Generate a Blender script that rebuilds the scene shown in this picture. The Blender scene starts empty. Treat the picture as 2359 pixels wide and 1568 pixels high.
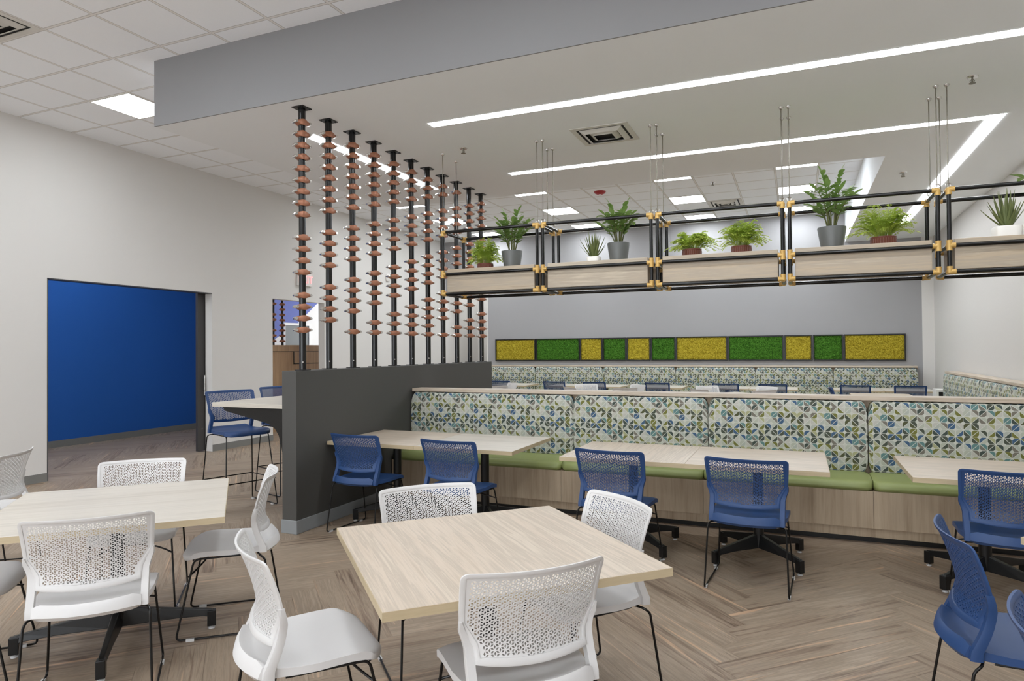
import bpy, math, random
from mathutils import Matrix, Vector
random.seed(7)
S = bpy.context.scene
COL = S.collection
PI = math.pi
# ------------------------------------------------------------------ camera, view, world
R = ((0.92030144, -0.0123125, -0.39101618), (0.39112695, 0.00836635, 0.92029871), (-0.0080598, -0.9998892, 0.01251532))
CAMZ = 1.525
cam_d = bpy.data.cameras.new('camera'); cam = bpy.data.objects.new('camera', cam_d); COL.objects.link(cam)
cam_d.sensor_width = 36.0; cam_d.lens = 36.0 * 1540 / 2359; cam_d.clip_start = .05; cam_d.clip_end = 100
M4 = Matrix.Identity(4)
for i in range(3):
    M4[i][0] = R[i][0]; M4[i][1] = -R[i][1]; M4[i][2] = -R[i][2]
M4[2][3] = CAMZ
cam.matrix_world = M4
S.camera = cam
vs = S.view_settings
vs.view_transform = 'Standard'; vs.look = 'None'; vs.gamma = 1.0; vs.use_curve_mapping = False
vs.exposure = 1.30
w = bpy.data.worlds.new('world'); S.world = w; w.use_nodes = True
w.node_tree.nodes['Background'].inputs[0].default_value = (.90, .95, 1, 1)
w.node_tree.nodes['Background'].inputs[1].default_value = 2.3
S.cycles.diffuse_bounces = 7
E_PANEL, E_STRIP = 11.0, 9.0

# ------------------------------------------------------------------ materials
def srgb(r, g, b):
    f = lambda c: (c / 255 / 12.92) if c / 255 <= .04045 else ((c / 255 + .055) / 1.055) ** 2.4
    return (f(r), f(g), f(b), 1)
class NT:
    def __init__(s, name):
        s.m = bpy.data.materials.new(name); s.m.use_nodes = True
        s.t = s.m.node_tree; s.b = s.t.nodes['Principled BSDF']
    def n(s, typ, **kw):
        nd = s.t.nodes.new(typ)
        for k, v in kw.items(): setattr(nd, k, v)
        return nd
    def l(s, a, b): s.t.links.new(a, b)
    def math(s, op, a, b=None, c=None):
        nd = s.n('ShaderNodeMath', operation=op)
        for i, v in enumerate((a, b, c)):
            if v is None: continue
            if isinstance(v, (int, float)): nd.inputs[i].default_value = v
            else: s.l(v, nd.inputs[i])
        return nd.outputs[0]
    def mix(s, f, a, b, mode='MIX'):
        nd = s.n('ShaderNodeMix', data_type='RGBA', blend_type=mode)
        for i, v in ((0, f), (6, a), (7, b)):
            if isinstance(v, (int, float)): nd.inputs[i].default_value = v
            elif isinstance(v, tuple): nd.inputs[i].default_value = v
            else: s.l(v, nd.inputs[i])
        return nd.outputs[2]
    def ramp(s, f, stops, const=False):
        nd = s.n('ShaderNodeValToRGB'); cr = nd.color_ramp
        if const: cr.interpolation = 'CONSTANT'
        while len(cr.elements) < len(stops): cr.elements.new(.5)
        for e, (p, c) in zip(cr.elements, stops): e.position = p; e.color = c
        s.l(f, nd.inputs[0]); return nd.outputs[0]
    def noise(s, vec, scale, detail=3, rough=.5, dist=0.0):
        nd = s.n('ShaderNodeTexNoise'); nd.inputs['Scale'].default_value = scale
        nd.inputs['Detail'].default_value = detail; nd.inputs['Roughness'].default_value = rough
        nd.inputs['Distortion'].default_value = dist
        if vec is not None: s.l(vec, nd.inputs['Vector'])
        return nd.outputs['Fac']
    def obj(s): return s.n('ShaderNodeTexCoord').outputs['Object']
    def mapping(s, vec, scale=(1, 1, 1), loc=(0, 0, 0)):
        nd = s.n('ShaderNodeMapping'); nd.inputs['Scale'].default_value = scale; nd.inputs['Location'].default_value = loc
        s.l(vec, nd.inputs['Vector']); return nd.outputs[0]
    def bump(s, h, strength=.2, dist=.01):
        nd = s.n('ShaderNodeBump'); nd.inputs['Strength'].default_value = strength; nd.inputs['Distance'].default_value = dist
        s.l(h, nd.inputs['Height']); s.l(nd.outputs[0], s.b.inputs['Normal'])
    def set(s, color=None, rough=None, metal=None, spec=None):
        if color is not None:
            if isinstance(color, tuple): s.b.inputs['Base Color'].default_value = color
            else: s.l(color, s.b.inputs['Base Color'])
        if rough is not None: s.b.inputs['Roughness'].default_value = rough
        if metal is not None: s.b.inputs['Metallic'].default_value = metal
        if spec is not None: s.b.inputs['Specular IOR Level'].default_value = spec
        return s.m
def plain(name, col, rough=.5, metal=0, spec=.5, nscale=30, namt=.06, bump=0):
    q = NT(name); n = q.noise(q.obj(), nscale)
    dark = tuple(c * (1 - namt) for c in col[:3]) + (1,)
    q.set(q.mix(n, dark, col), rough, metal, spec)
    if bump: q.bump(n, bump, .004)
    return q.m
def emit(name, col, strength):
    q = NT(name); q.set((.8, .8, .8, 1), .5)
    q.b.inputs['Emission Color'].default_value = col; q.b.inputs['Emission Strength'].default_value = strength
    return q.m
def wood(name, axis, stops, fine=60, coarse=5, rough=.45, wavy=.0, stretch=.07, bumpv=.03):
    """straight grain running along AXIS in object space"""
    q = NT(name); o = q.obj()
    rnd = q.n('ShaderNodeObjectInfo').outputs['Random']
    off = q.n('ShaderNodeVectorMath', operation='ADD'); q.l(o, off.inputs[0])
    cmb = q.n('ShaderNodeCombineXYZ'); r9 = q.math('MULTIPLY', rnd, 9.0)
    for i in range(3): q.l(r9, cmb.inputs[i])
    q.l(cmb.outputs[0], off.inputs[1]); v = off.outputs[0]
    sc = [1, 1, 1]; sc[axis] = stretch
    v1 = q.mapping(v, tuple(sc))
    a = q.noise(v1, fine, 4, .6, wavy); b = q.noise(v1, coarse, 5, .65, 1.2 + wavy)
    f = q.math('ADD', q.math('MULTIPLY', a, .35), q.math('MULTIPLY', b, .65))
    q.set(q.ramp(f, stops), rough, 0, .4); q.bump(a, bumpv, .002)
    return q.m
m_wall = plain('white_wall_paint', srgb(214, 211, 207), .85, 0, .2, 3, .02)
m_wallpaper = plain('pale_wall_covering', srgb(200, 197, 193), .8, 0, .2, 45, .06, .05)
m_soffit = plain('soffit_paint', srgb(240, 243, 246), .9, 0, .2, 2, .02)
m_grey = plain('grey_wall_paint', srgb(156, 155, 156), .8, 0, .3, 3, .03)
m_bulk = plain('dark_grey_paint', srgb(134, 133, 135), .7, 0, .3, 3, .03)
m_divider = plain('charcoal_paint', srgb(74, 73, 71), .55, 0, .4, 3, .03)
m_blue_wall = plain('blue_wall_paint', srgb(34, 90, 168), .7, 0, .3, 2, .04)
m_lobby_blue = plain('lobby_blue_paint', srgb(92, 102, 162), .7, 0, .3, 2, .04)
m_base = plain('grey_rubber_base', srgb(122, 121, 117), .6, 0, .4, 10, .05)
m_dark_trim = plain('dark_bronze_metal', srgb(72, 70, 70), .45, .3, .5, 10, .05)
m_black = plain('black_powder_coat', srgb(15, 15, 16), .35, 0, .5, 60, .1)
m_blackpipe = plain('black_pipe_lacquer', srgb(13, 12, 12), .2, .1, .5, 40, .2)
m_rod = plain('dark_chair_steel', srgb(24, 22, 21), .3, .4, .5, 40, .1)
m_chrome = plain('polished_steel', srgb(215, 212, 208), .2, .95, .5, 30, .05)
m_cable = plain('galvanised_rod', srgb(128, 122, 112), .4, .7, .5, 30, .1)
m_brass = plain('gold_pipe_fitting', srgb(204, 166, 96), .38, .25, .5, 30, .12)
m_copper = plain('copper_clamp', srgb(166, 112, 86), .38, .3, .5, 50, .15)
m_white = plain('white_chair_plastic', srgb(208, 206, 205), .42, 0, .4, 8, .02)
m_blue = plain('blue_chair_plastic', srgb(40, 69, 116), .42, 0, .4, 8, .05)
m_glide = plain('clear_glide', srgb(205, 205, 205), .25, 0, .6, 10, .03)
m_vinyl = plain('green_vinyl', srgb(142, 152, 94), .42, 0, .5, 4, .06)
m_potgrey = plain('dark_grey_glaze', srgb(96, 98, 96), .35, 0, .5, 20, .05)
m_potbrown = plain('brown_glaze', srgb(112, 62, 48), .35, 0, .5, 60, .25)
m_potwhite = plain('white_ceramic', srgb(236, 233, 228), .45, 0, .4, 20, .03)
m_soil = plain('dark_soil', srgb(52, 42, 34), .95, 0, .1, 80, .4)
m_red = plain('red_plastic', srgb(170, 42, 48), .4, 0, .5, 10, .05)
m_whiteplastic = plain('white_plastic_housing', srgb(225, 222, 218), .5, 0, .4, 10, .03)
m_ventmetal = plain('white_vent_metal', srgb(214, 211, 205), .5, 0, .4, 10, .03)
m_ventdark = plain('dark_duct', srgb(38, 36, 34), .7, .2, .3, 12, .5)
m_screen = plain('grey_sign_panel', srgb(96, 98, 96), .5, 0, .4, 4, .05)
m_panel = emit('light_panel_diffuser', (.90, .955, 1, 1), E_PANEL)
m_strip = emit('linear_light_diffuser', (.92, .96, 1, 1), E_STRIP)
m_exit = emit('lit_red_letters', (.8, .012, .03, 1), .45)
ASH = [(.25, srgb(170, 155, 138)), (.40, srgb(206, 190, 172)), (.5, srgb(222, 206, 188)), (.58, srgb(206, 194, 178)), (.66, srgb(224, 210, 192)), (.8, srgb(188, 178, 164))]
PALE = [(.25, srgb(180, 170, 156)), (.42, srgb(212, 203, 190)), (.52, srgb(224, 216, 204)), (.6, srgb(208, 200, 188)), (.7, srgb(222, 214, 202)), (.82, srgb(194, 186, 174))]
sc = lambda st, k: [(p, tuple(c * k for c in col[:3]) + (1,)) for p, col in st]
ASH = sc([(.22, srgb(150, 134, 116)), (.36, srgb(200, 183, 163)), (.46, srgb(222, 205, 186)), (.53, srgb(198, 183, 165)), (.6, srgb(224, 209, 190)), (.68, srgb(206, 192, 174)), (.82, srgb(166, 154, 138))], .76); PALE = sc(PALE, .76)
BENCH = [(.28, srgb(142, 124, 102)), (.45, srgb(174, 155, 131)), (.6, srgb(188, 170, 146)), (.78, srgb(162, 146, 124))]
m_ash_x = wood('pale_ash_laminate', 0, ASH, 60, 5, .4, .7, .045)
m_ash_y = wood('pale_ash_laminate_cross', 1, ASH, 60, 5, .4, .7, .045)
m_pale_x = wood('bleached_laminate', 0, PALE, 60, 5, .4, .5, .045)
m_edge = wood('tabletop_edge_band', 0, [(.3, srgb(170, 152, 122)), (.7, srgb(198, 182, 152))], 60, 5, .5)
m_bench = wood('brown_ash_upright_grain', 2, BENCH, 55, 7, .5, .5, .05)
m_trough = wood('trough_laminate', 0, sc([(.28, srgb(160, 142, 120)), (.42, srgb(196, 178, 154)), (.52, srgb(182, 168, 150)), (.62, srgb(206, 192, 170)), (.78, srgb(172, 154, 130))], .86), 60, 6, .45, .4, .05)
m_cap = wood('pale_wood_cap', 0, ASH, 60, 6, .4, .2, .05)
m_cap_y = wood('pale_wood_cap_lengthwise', 1, ASH, 60, 6, .4, .2, .05)
m_walnut = wood('walnut_laminate', 2, [(.3, srgb(142, 112, 84)), (.5, srgb(170, 138, 106)), (.7, srgb(186, 156, 122))], 50, 7, .45, .4, .05)

def make_floor_mat():
    q = NT('herringbone_vinyl_plank')
    uv = q.n('ShaderNodeUVMap', uv_map='plank').outputs[0]
    at = q.n('ShaderNodeAttribute', attribute_name='tone').outputs['Color']
    sp = q.n('ShaderNodeSeparateColor'); q.l(at, sp.inputs[0])
    v1 = q.mapping(uv, (.55, 9, 1)); v2 = q.mapping(uv, (1.2, 40, 1))
    a = q.noise(v1, 3.2, 5, .65, .8); b = q.noise(v2, 3, 3, .6, .2)
    f = q.math('ADD', q.math('MULTIPLY', a, .8), q.math('MULTIPLY', b, .2))
    f = q.math('ADD', f, q.math('MULTIPLY', q.math('SUBTRACT', sp.outputs[0], .5), .22))
    base = q.ramp(f, [(.25, srgb(92, 76, 62)), (.38, srgb(128, 110, 94)), (.48, srgb(152, 135, 117)), (.56, srgb(136, 120, 104)), (.64, srgb(160, 143, 125)), (.74, srgb(142, 126, 110)), (.88, srgb(178, 160, 140))])
    # peach streaks along the boards
    v3 = q.mapping(uv, (.35, 11, 1), (3, 7, 0)); pk = q.noise(v3, 2.6, 3, .5, .6)
    pkf = q.ramp(pk, [(.62, (0, 0, 0, 1)), (.70, (1, 1, 1, 1))])
    col = q.mix(q.math('MULTIPLY', pkf, .6), base, srgb(204, 166, 134))
    # light bevel line along one long edge, dark line at joints
    sx = q.n('ShaderNodeSeparateXYZ'); q.l(uv, sx.inputs[0])
    edge = q.n('ShaderNodeAttribute', attribute_name='edge').outputs['Fac']
    q.set(col, .5, 0, .35)
    rr = q.ramp(b, [(.3, (.42, .42, .42, 1)), (.7, (.56, .56, .56, 1))]); q.l(rr, q.b.inputs['Roughness'])
    q.bump(b, .05, .002)
    return q.m
m_floor = make_floor_mat()

def make_ceiling_mat():
    q = NT('acoustic_tile_grid')
    sx = q.n('ShaderNodeSeparateXYZ'); q.l(q.obj(), sx.inputs[0])
    def line(c, off, p):
        f = q.math('FRACT', q.math('DIVIDE', q.math('SUBTRACT', c, off), p))
        d = q.math('MINIMUM', f, q.math('SUBTRACT', 1.0, f))
        return q.math('MULTIPLY', d, p)
    d = q.math('MINIMUM', line(sx.outputs[0], -7.01, .613), line(sx.outputs[1], 4.84, .615))
    t = q.math('LESS_THAN', d, .012); e = q.math('MULTIPLY', q.math('LESS_THAN', d, .016), q.math('GREATER_THAN', d, .0105))
    n = q.noise(q.obj(), 160, 2)
    base = q.mix(n, srgb(242, 245, 250), srgb(248, 250, 253))
    c = q.mix(t, base, srgb(232, 230, 228)); c = q.mix(e, c, srgb(186, 184, 182))
    q.set(c, .9, 0, .2); return q.m
m_tile = make_ceiling_mat()

def make_fabric(cell):
    q = NT('geometric_petal_fabric')
    uv = q.n('ShaderNodeUVMap', uv_map='cloth').outputs[0]
    s = q.n('ShaderNodeSeparateXYZ'); q.l(uv, s.inputs[0])
    X = q.math('DIVIDE', s.outputs[0], cell); Y = q.math('DIVIDE', s.outputs[1], cell)
    ix = q.math('FLOOR', X); iy = q.math('FLOOR', Y); fx = q.math('FRACT', X); fy = q.math('FRACT', Y)
    par = q.math('FLOORED_MODULO', q.math('ADD', ix, iy), 2.0)
    gx = q.math('ABSOLUTE', q.math('SUBTRACT', fx, par))      # diagonal always (0,0)-(1,1)
    df = q.math('SUBTRACT', gx, fy); ad = q.math('ABSOLUTE', df)
    side = q.math('GREATER_THAN', df, 0.0)
    cm = q.n('ShaderNodeCombineXYZ')
    # pattern repeat of eight cells keeps the same columns of blue and olive
    q.l(q.math('FLOORED_MODULO', ix, 8.0), cm.inputs[0]); q.l(q.math('FLOORED_MODULO', iy, 6.0), cm.inputs[1]); q.l(side, cm.inputs[2])
    wn = q.n('ShaderNodeTexWhiteNoise', noise_dimensions='3D'); q.l(cm.outputs[0], wn.inputs[0])
    pal = [(0, srgb(190, 193, 178)), (.10, srgb(84, 90, 78)), (.22, srgb(200, 198, 188)), (.30, srgb(124, 124, 66)), (.41, srgb(76, 86, 80)),
           (.51, srgb(186, 190, 180)), (.58, srgb(104, 140, 138)), (.66, srgb(76, 104, 134)), (.75, srgb(130, 124, 114)), (.84, srgb(92, 94, 66)), (.92, srgb(178, 178, 138))]
    leaf = q.ramp(wn.outputs['Value'], sc(pal, .78), True)
    cham = q.math('GREATER_THAN', ad, .72)
    c = q.mix(cham, leaf, srgb(178, 180, 169))
    ln = q.math('LESS_THAN', ad, .05)
    ln = q.math('MAXIMUM', ln, q.math('LESS_THAN', q.math('ABSOLUTE', q.math('SUBTRACT', ad, .72)), .035))
    mn = q.math('MINIMUM', q.math('MINIMUM', fx, q.math('SUBTRACT', 1.0, fx)), q.math('MINIMUM', fy, q.math('SUBTRACT', 1.0, fy)))
    ln = q.math('MAXIMUM', ln, q.math('LESS_THAN', mn, .03))
    c = q.mix(ln, c, srgb(196, 197, 188))
    wv = q.noise(uv, 900, 1)
    q.set(c, .8, 0, .2); q.bump(wv, .08, .001); return q.m
m_fabric = make_fabric(.052)
m_fabric_far = m_fabric

def make_moss(name, a, b, c):
    q = NT(name); o = q.obj()
    v = q.n('ShaderNodeTexVoronoi'); v.inputs['Scale'].default_value = 55; q.l(o, v.inputs['Vector'])
    n = q.noise(o, 24, 4, .7)
    f = q.math('ADD', q.math('MULTIPLY', v.outputs['Distance'], .7), q.math('MULTIPLY', n, .5))
    q.set(q.ramp(f, [(.2, c), (.5, b), (.85, a)]), .95, 0, .1)
    q.bump(f, .9, .02); return q.m
m_moss_y = make_moss('yellow_moss', srgb(132, 116, 30), srgb(182, 164, 52), srgb(204, 190, 84))
m_moss_g = make_moss('green_moss', srgb(40, 76, 22), srgb(70, 118, 38), srgb(108, 156, 66))
def leafmat(name, a, b, tl=.35):
    q = NT(name); n = q.noise(q.obj(), 14, 2); c = q.mix(n, a, b)
    q.set(c, .42, 0, .4)
    t = q.n('ShaderNodeBsdfTranslucent'); q.l(c, t.inputs['Color'])
    mx = q.n('ShaderNodeMixShader'); mx.inputs[0].default_value = tl
    out = q.t.nodes['Material Output']; q.l(q.b.outputs[0], mx.inputs[1]); q.l(t.outputs[0], mx.inputs[2]); q.l(mx.outputs[0], out.inputs['Surface'])
    return q.m
m_zz = leafmat('glossy_leaf', srgb(92, 128, 66), srgb(150, 176, 98))
m_stem = leafmat('plant_stem', srgb(96, 104, 60), srgb(132, 132, 84))
m_fern = leafmat('fern_leaf', srgb(158, 186, 70), srgb(226, 236, 128))
m_aloe = leafmat('aloe_leaf', srgb(98, 112, 66), srgb(146, 154, 98))

# ------------------------------------------------------------------ mesh helpers
class MB:
    def __init__(s): s.v = []; s.f = []; s.mi = []; s.uv = {}
    def add(s, vs, fs, mi=0):
        b = len(s.v); s.v += [tuple(p) for p in vs]
        for f in fs: s.f.append(tuple(i + b for i in f)); s.mi.append(mi)
        return b
    def box(s, x0, x1, y0, y1, z0, z1, mi=0):
        v = [(x, y, z) for z in (z0, z1) for y in (y0, y1) for x in (x0, x1)]
        s.add(v, [(0, 2, 3, 1), (4, 5, 7, 6), (0, 1, 5, 4), (2, 6, 7, 3), (0, 4, 6, 2), (1, 3, 7, 5)], mi); return s
    def prism(s, pts, axis, a, b, mi=0):
        """polygon pts in the plane normal to axis, extruded a..b"""
        def P(p, h):
            q = list(p); q.insert(axis, h); return tuple(q)
        n = len(pts); v = [P(p, a) for p in pts] + [P(p, b) for p in pts]
        f = [tuple(range(n)), tuple(range(2 * n - 1, n - 1, -1))] + [(i, (i + 1) % n + 0, (i + 1) % n + n, i + n) for i in range(n)]
        s.add(v, f, mi); return s
    def tube(s, path, r, seg=8, mi=0, closed=False, cap=True):
        P = [Vector(p) for p in path]; n = len(P); rr = r if isinstance(r, (list, tuple)) else [r] * n
        T = []
        for i in range(n):
            a = P[i - 1] if (i > 0 or closed) else P[i]; b = P[(i + 1) % n] if (i < n - 1 or closed) else P[i]
            T.append((b - a).normalized())
        up = Vector((0, 0, 1)) if abs(T[0].z) < .9 else Vector((1, 0, 0))
        N = T[0].cross(up).normalized(); vs = []
        for i in range(n):
            N = (N - T[i] * N.dot(T[i])).normalized(); B = T[i].cross(N)
            for k in range(seg):
                a = 2 * PI * k / seg; vs.append(P[i] + (N * math.cos(a) + B * math.sin(a)) * rr[i])
        fs = []
        for i in range(n - (0 if closed else 1)):
            for k in range(seg):
                j = (i + 1) % n; fs.append((i * seg + k, i * seg + (k + 1) % seg, j * seg + (k + 1) % seg, j * seg + k))
        if cap and not closed: fs += [tuple(range(seg - 1, -1, -1)), tuple((n - 1) * seg + k for k in range(seg))]
        s.add(vs, fs, mi); return s
    def lathe(s, prof, seg=24, c=(0, 0), mi=0):
        vs = []; n = len(prof)
        for r, z in prof:
            for k in range(seg): a = 2 * PI * k / seg; vs.append((c[0] + r * math.cos(a), c[1] + r * math.sin(a), z))
        fs = [(i * seg + k, i * seg + (k + 1) % seg, (i + 1) * seg + (k + 1) % seg, (i + 1) * seg + k) for i in range(n - 1) for k in range(seg)]
        fs += [tuple(range(seg - 1, -1, -1)), tuple((n - 1) * seg + k for k in range(seg))]
        s.add(vs, fs, mi); return s
    def sweep(s, path, sect, mi=0):
        """sect(i) -> list of (offset vectors) at each path point (already in world axes)"""
        n = len(path); m = None; vs = []
        for i, p in enumerate(path):
            q = sect(i); m = len(q); vs += [Vector(p) + Vector(o) for o in q]
        fs = [(i * m + k, i * m + (k + 1) % m, (i + 1) * m + (k + 1) % m, (i + 1) * m + k) for i in range(n - 1) for k in range(m)]
        fs += [tuple(range(m - 1, -1, -1)), tuple((n - 1) * m + k for k in range(m))]
        s.add(vs, fs, mi); return s
    def mesh(s, name, mats, smooth=False, angle=40):
        me = bpy.data.meshes.new(name); me.from_pydata(s.v, [], s.f)
        for m in (mats if isinstance(mats, (list, tuple)) else [mats]): me.materials.append(m)
        if any(s.mi):
            me.polygons.foreach_set('material_index', s.mi)
        import bmesh
        b = bmesh.new(); b.from_mesh(me); bmesh.ops.recalc_face_normals(b, faces=b.faces[:]); b.to_mesh(me); b.free()
        if smooth:
            me.shade_smooth()
            try: me.set_sharp_from_angle(angle=math.radians(angle))
            except Exception: pass
        me.update(); return me
def link(name, me, parent=None, loc=None, rz=0):
    o = bpy.data.objects.new(name, me); COL.objects.link(o)
    if parent is not None: o.parent = parent
    if loc is not None: o.location = loc
    if rz: o.rotation_euler = (0, 0, rz)
    return o
def obj(name, mb, mats, parent=None, smooth=False, loc=None, bevel=0, rz=0, angle=40):
    o = link(name, mb.mesh(name, mats, smooth, angle), parent, loc, rz)
    if bevel:
        md = o.modifiers.new('bevel', 'BEVEL'); md.width = bevel; md.segments = 2; md.limit_method = 'ANGLE'
    return o
def tag(o, label, cat, group=None):
    o['label'] = label; o['category'] = cat
    if group: o['group'] = group
    return o
def thing(name, label, cat, loc=(0, 0, 0), rz=0, group=None):
    o = bpy.data.objects.new(name, None); COL.objects.link(o); o.location = loc; o.rotation_euler = (0, 0, rz)
    o.empty_display_size = .1
    return tag(o, label, cat, group)
def struct(name, mb, mats, bevel=0, parent=None, smooth=False):
    o = obj(name, mb, mats, parent, smooth, bevel=bevel)
    if parent is None: o['kind'] = 'structure'
    return o
KIDS = {}
def kids(o):
    return [c for c in COL.objects if c.parent == o]
def dup(root, loc, rz, label, group=None, mat_swap=None, tree=None):
    """copy a thing with its parts and sub-parts"""
    r = root.copy(); COL.objects.link(r); r.location = loc; r.rotation_euler = (0, 0, rz); r['label'] = label
    if group: r['group'] = group
    for ch, gs in tree:
        c = ch.copy(); COL.objects.link(c); c.parent = r
        swap(c, mat_swap)
        for g in gs:
            d = g.copy(); COL.objects.link(d); d.parent = c
    return r
def swap(c, ms):
    if ms:
        for sl in c.material_slots:
            mt = sl.material
            if mt and mt.name in ms:
                sl.link = 'OBJECT'; sl.material = ms[mt.name]
def tree_of(root): return [(c, kids(c)) for c in kids(root)]
def smoothpath(pts, r, n=5):
    """round the corners of a polyline with fillets of radius r"""
    P = [Vector(p) for p in pts]; out = [P[0]]
    for i in range(1, len(P) - 1):
        a = (P[i - 1] - P[i]); b = (P[i + 1] - P[i]); d = min(r, a.length * .45, b.length * .45)
        p0 = P[i] + a.normalized() * d; p1 = P[i] + b.normalized() * d
        for k in range(n + 1):
            t = k / n; out.append(p0 * (1 - t) ** 2 + P[i] * 2 * t * (1 - t) + p1 * t ** 2)
    out.append(P[-1]); return out

# ------------------------------------------------------------------ the room
LX, RX, BY, TZ, SZ = -8.2, 2.45, 15.0, 4.24, 3.625
# floor: planks of a herringbone, one mesh
def make_floor():
    L, W = 1.219, .1524; c = math.sqrt(.5); x0, y0 = -.27, 3.9
    vs, fs, tones, uvs = [], [], [], []
    g = .0008
    def plank(ox, oy, horiz):
        t = random.random(); u0 = random.uniform(0, 30); v0 = random.uniform(0, 30)
        dx, dy = (L, W) if horiz else (W, L)
        q = [(ox + g, oy + g), (ox + dx - g, oy + g), (ox + dx - g, oy + dy - g), (ox + g, oy + dy - g)]
        uvq = [(0, 0), (L, 0), (L, W), (0, W)] if horiz else [(0, 0), (0, W), (L, W), (L, 0)]
        w_ = [((x - y) * c + x0, (x + y) * c + y0) for x, y in q]
        cx = sum(p[0] for p in w_) / 4; cy = sum(p[1] for p in w_) / 4
        if not (-12.6 < cx < RX + .3 and -5.4 < cy < 17.2): return
        b = len(vs); vs.extend([(x, y, 0) for x, y in w_]); fs.append((b, b + 1, b + 2, b + 3)); tones.append(t)
        uvs.extend([(a + u0, d + v0) for a, d in uvq])
    for k in range(-14, 14):
        for m in range(-90, 90):
            # a = (W, W), b = (L, -L)
            ox, oy = m * W + k * L, m * W - k * L
            plank(ox, oy, True); plank(ox, oy + W, False)
    nb = len(vs)
    vs.extend([(-12.6, -5.2, -.004), (RX + .2, -5.2, -.004), (RX + .2, 17, -.004), (-12.6, 17, -.004)]); fs.append((nb, nb + 1, nb + 2, nb + 3)); tones.append(.2); uvs.extend([(0, 0)] * 4)
    me = bpy.data.meshes.new('floor'); me.from_pydata(vs, [], fs); me.materials.append(m_floor)
    uvl = me.uv_layers.new(name='plank'); uvl.data.foreach_set('uv', [c for p in uvs for c in p])
    ca = me.color_attributes.new('tone', 'FLOAT_COLOR', 'CORNER')
    cols = []
    for t in tones: cols += [t, t, t, 1] * 4
    ca.data.foreach_set('color', cols)
    o = link('floor', me); o['kind'] = 'structure'
make_floor()
# tile ceiling and the outer lid
struct('ceiling', MB().box(-12.6, RX + .2, -5.2, 17, TZ, TZ + .1), m_tile)
# left wall with the two openings (x thickness .13)
D0, D1, DH = 5.155, 7.60, 2.415
O0, O1 = 8.88, 10.24
lw = MB()
xa, xb = LX - .14, LX
for y0, y1, z0, z1 in ((-5.2, D0, 0, TZ), (D0, D1, DH, TZ), (D1, O0, 0, TZ), (O0, O1, DH, TZ), (O1, 17, 0, TZ)): lw.box(xa, xb, y0, y1, z0, z1)
struct('wall_left', lw, m_wall)
bl = MB()
for y0, y1 in ((-5.2, D0 - .0), (D1, O0), (O1, 16.9)): bl.box(LX, LX + .008, y0, y1, 0, .10)
struct('baseboard_left', bl, m_base)
tr = MB(); tr.box(LX - .142, LX + .003, D0 - .0, D0 + .012, 0, DH); tr.box(LX - .142, LX + .003, D0, D1, DH - .012, DH)
struct('trim_1', tr, m_dark_trim)
struct('wall_right', MB().box(RX, RX + .14, -5.2, 17, 0, TZ), m_wallpaper)
struct('baseboard_right', MB().box(RX - .008, RX, -5.2, 15, 0, .10), m_base)
wf = MB()
WIN = [(-7.6, -4.6), (-4.2, -1.2), (-.8, 2.2)]  # window openings added out of view so sky light brightens the room
edges = [-12.6] + [e for w_ in WIN for e in w_] + [RX + .2]
for i in range(0, len(edges), 2): wf.box(edges[i], edges[i + 1], -5.3, -5.2, 0, TZ)
for a_, b_ in WIN: wf.box(a_, b_, -5.3, -5.2, 0, .6); wf.box(a_, b_, -5.3, -5.2, 3.3, TZ)
struct('wall_front', wf, m_wall)
for i, (a_, b_) in enumerate(WIN):
    f = MB(); f.box(a_, b_, -5.28, -5.22, .6, .66); f.box(a_, b_, -5.28, -5.22, 3.24, 3.3); f.box(a_, a_ + .06, -5.28, -5.22, .66, 3.24); f.box(b_ - .06, b_, -5.28, -5.22, .66, 3.24); f.box((a_ + b_) / 2 - .03, (a_ + b_) / 2 + .03, -5.28, -5.22, .66, 3.24)
    struct(f'window_{i + 1}', f, m_dark_trim)  # frames of the added openings behind the camera
GX0, GX1 = -7.04, 2.25
bw = MB(); bw.box(GX0, GX1, BY, BY + .15, 0, TZ); bw.box(LX - .14, GX0, BY, BY + .15, 2.95, TZ)
struct('wall_back', bw, m_grey)
struct('wall_back_right', MB().box(GX1, RX + .14, BY - .01, BY + .15, 0, TZ), m_wall)
struct('wall_corridor', MB().box(LX - .14, -6.2, 16.85, 17, 0, TZ), m_wall)
struct('trim_2', MB().box(GX0, GX0 + .03, BY - .012, BY + .15, 0, 2.95), m_wall)
struct('wall_corridor_side', MB().box(GX0 + .06, GX0 + .16, BY + .15, 17, 0, TZ), m_wall)
# soffit: dropped ceiling in an L with dark fascia
SX0, SY0, SY1, SXR = -5.487, 4.42, 8.41, .935
so = MB(); so.box(SX0, RX, SY0 + .012, SY1, SZ, TZ); so.box(SXR, RX, SY1, BY, SZ, TZ)
struct('ceiling_soffit', so, m_soffit)
struct('trim_3', MB().box(SX0 - .002, RX, SY0, SY0 + .012, SZ, TZ), m_bulk)
# room behind the sliding door
struct('wall_blue', MB().box(-11.08, -10.96, 2.0, 11.2, 0, TZ), m_blue_wall)
struct('baseboard_blue', MB().box(-10.96, -10.95, 2.0, 11.2, 0, .11), m_base)
q = MB(); q.box(-1.75, 1.75, -.05, .05, 0, TZ)
o = struct('wall_partition', q, m_wall); o.location = (-9.68, 9.25, 0); o.rotation_euler = (0, 0, math.atan2(2.2, -2.7))
struct('wall_side_room', MB().box(-11.08, LX - .14, 1.9, 2.0, 0, TZ), m_wall)
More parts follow.
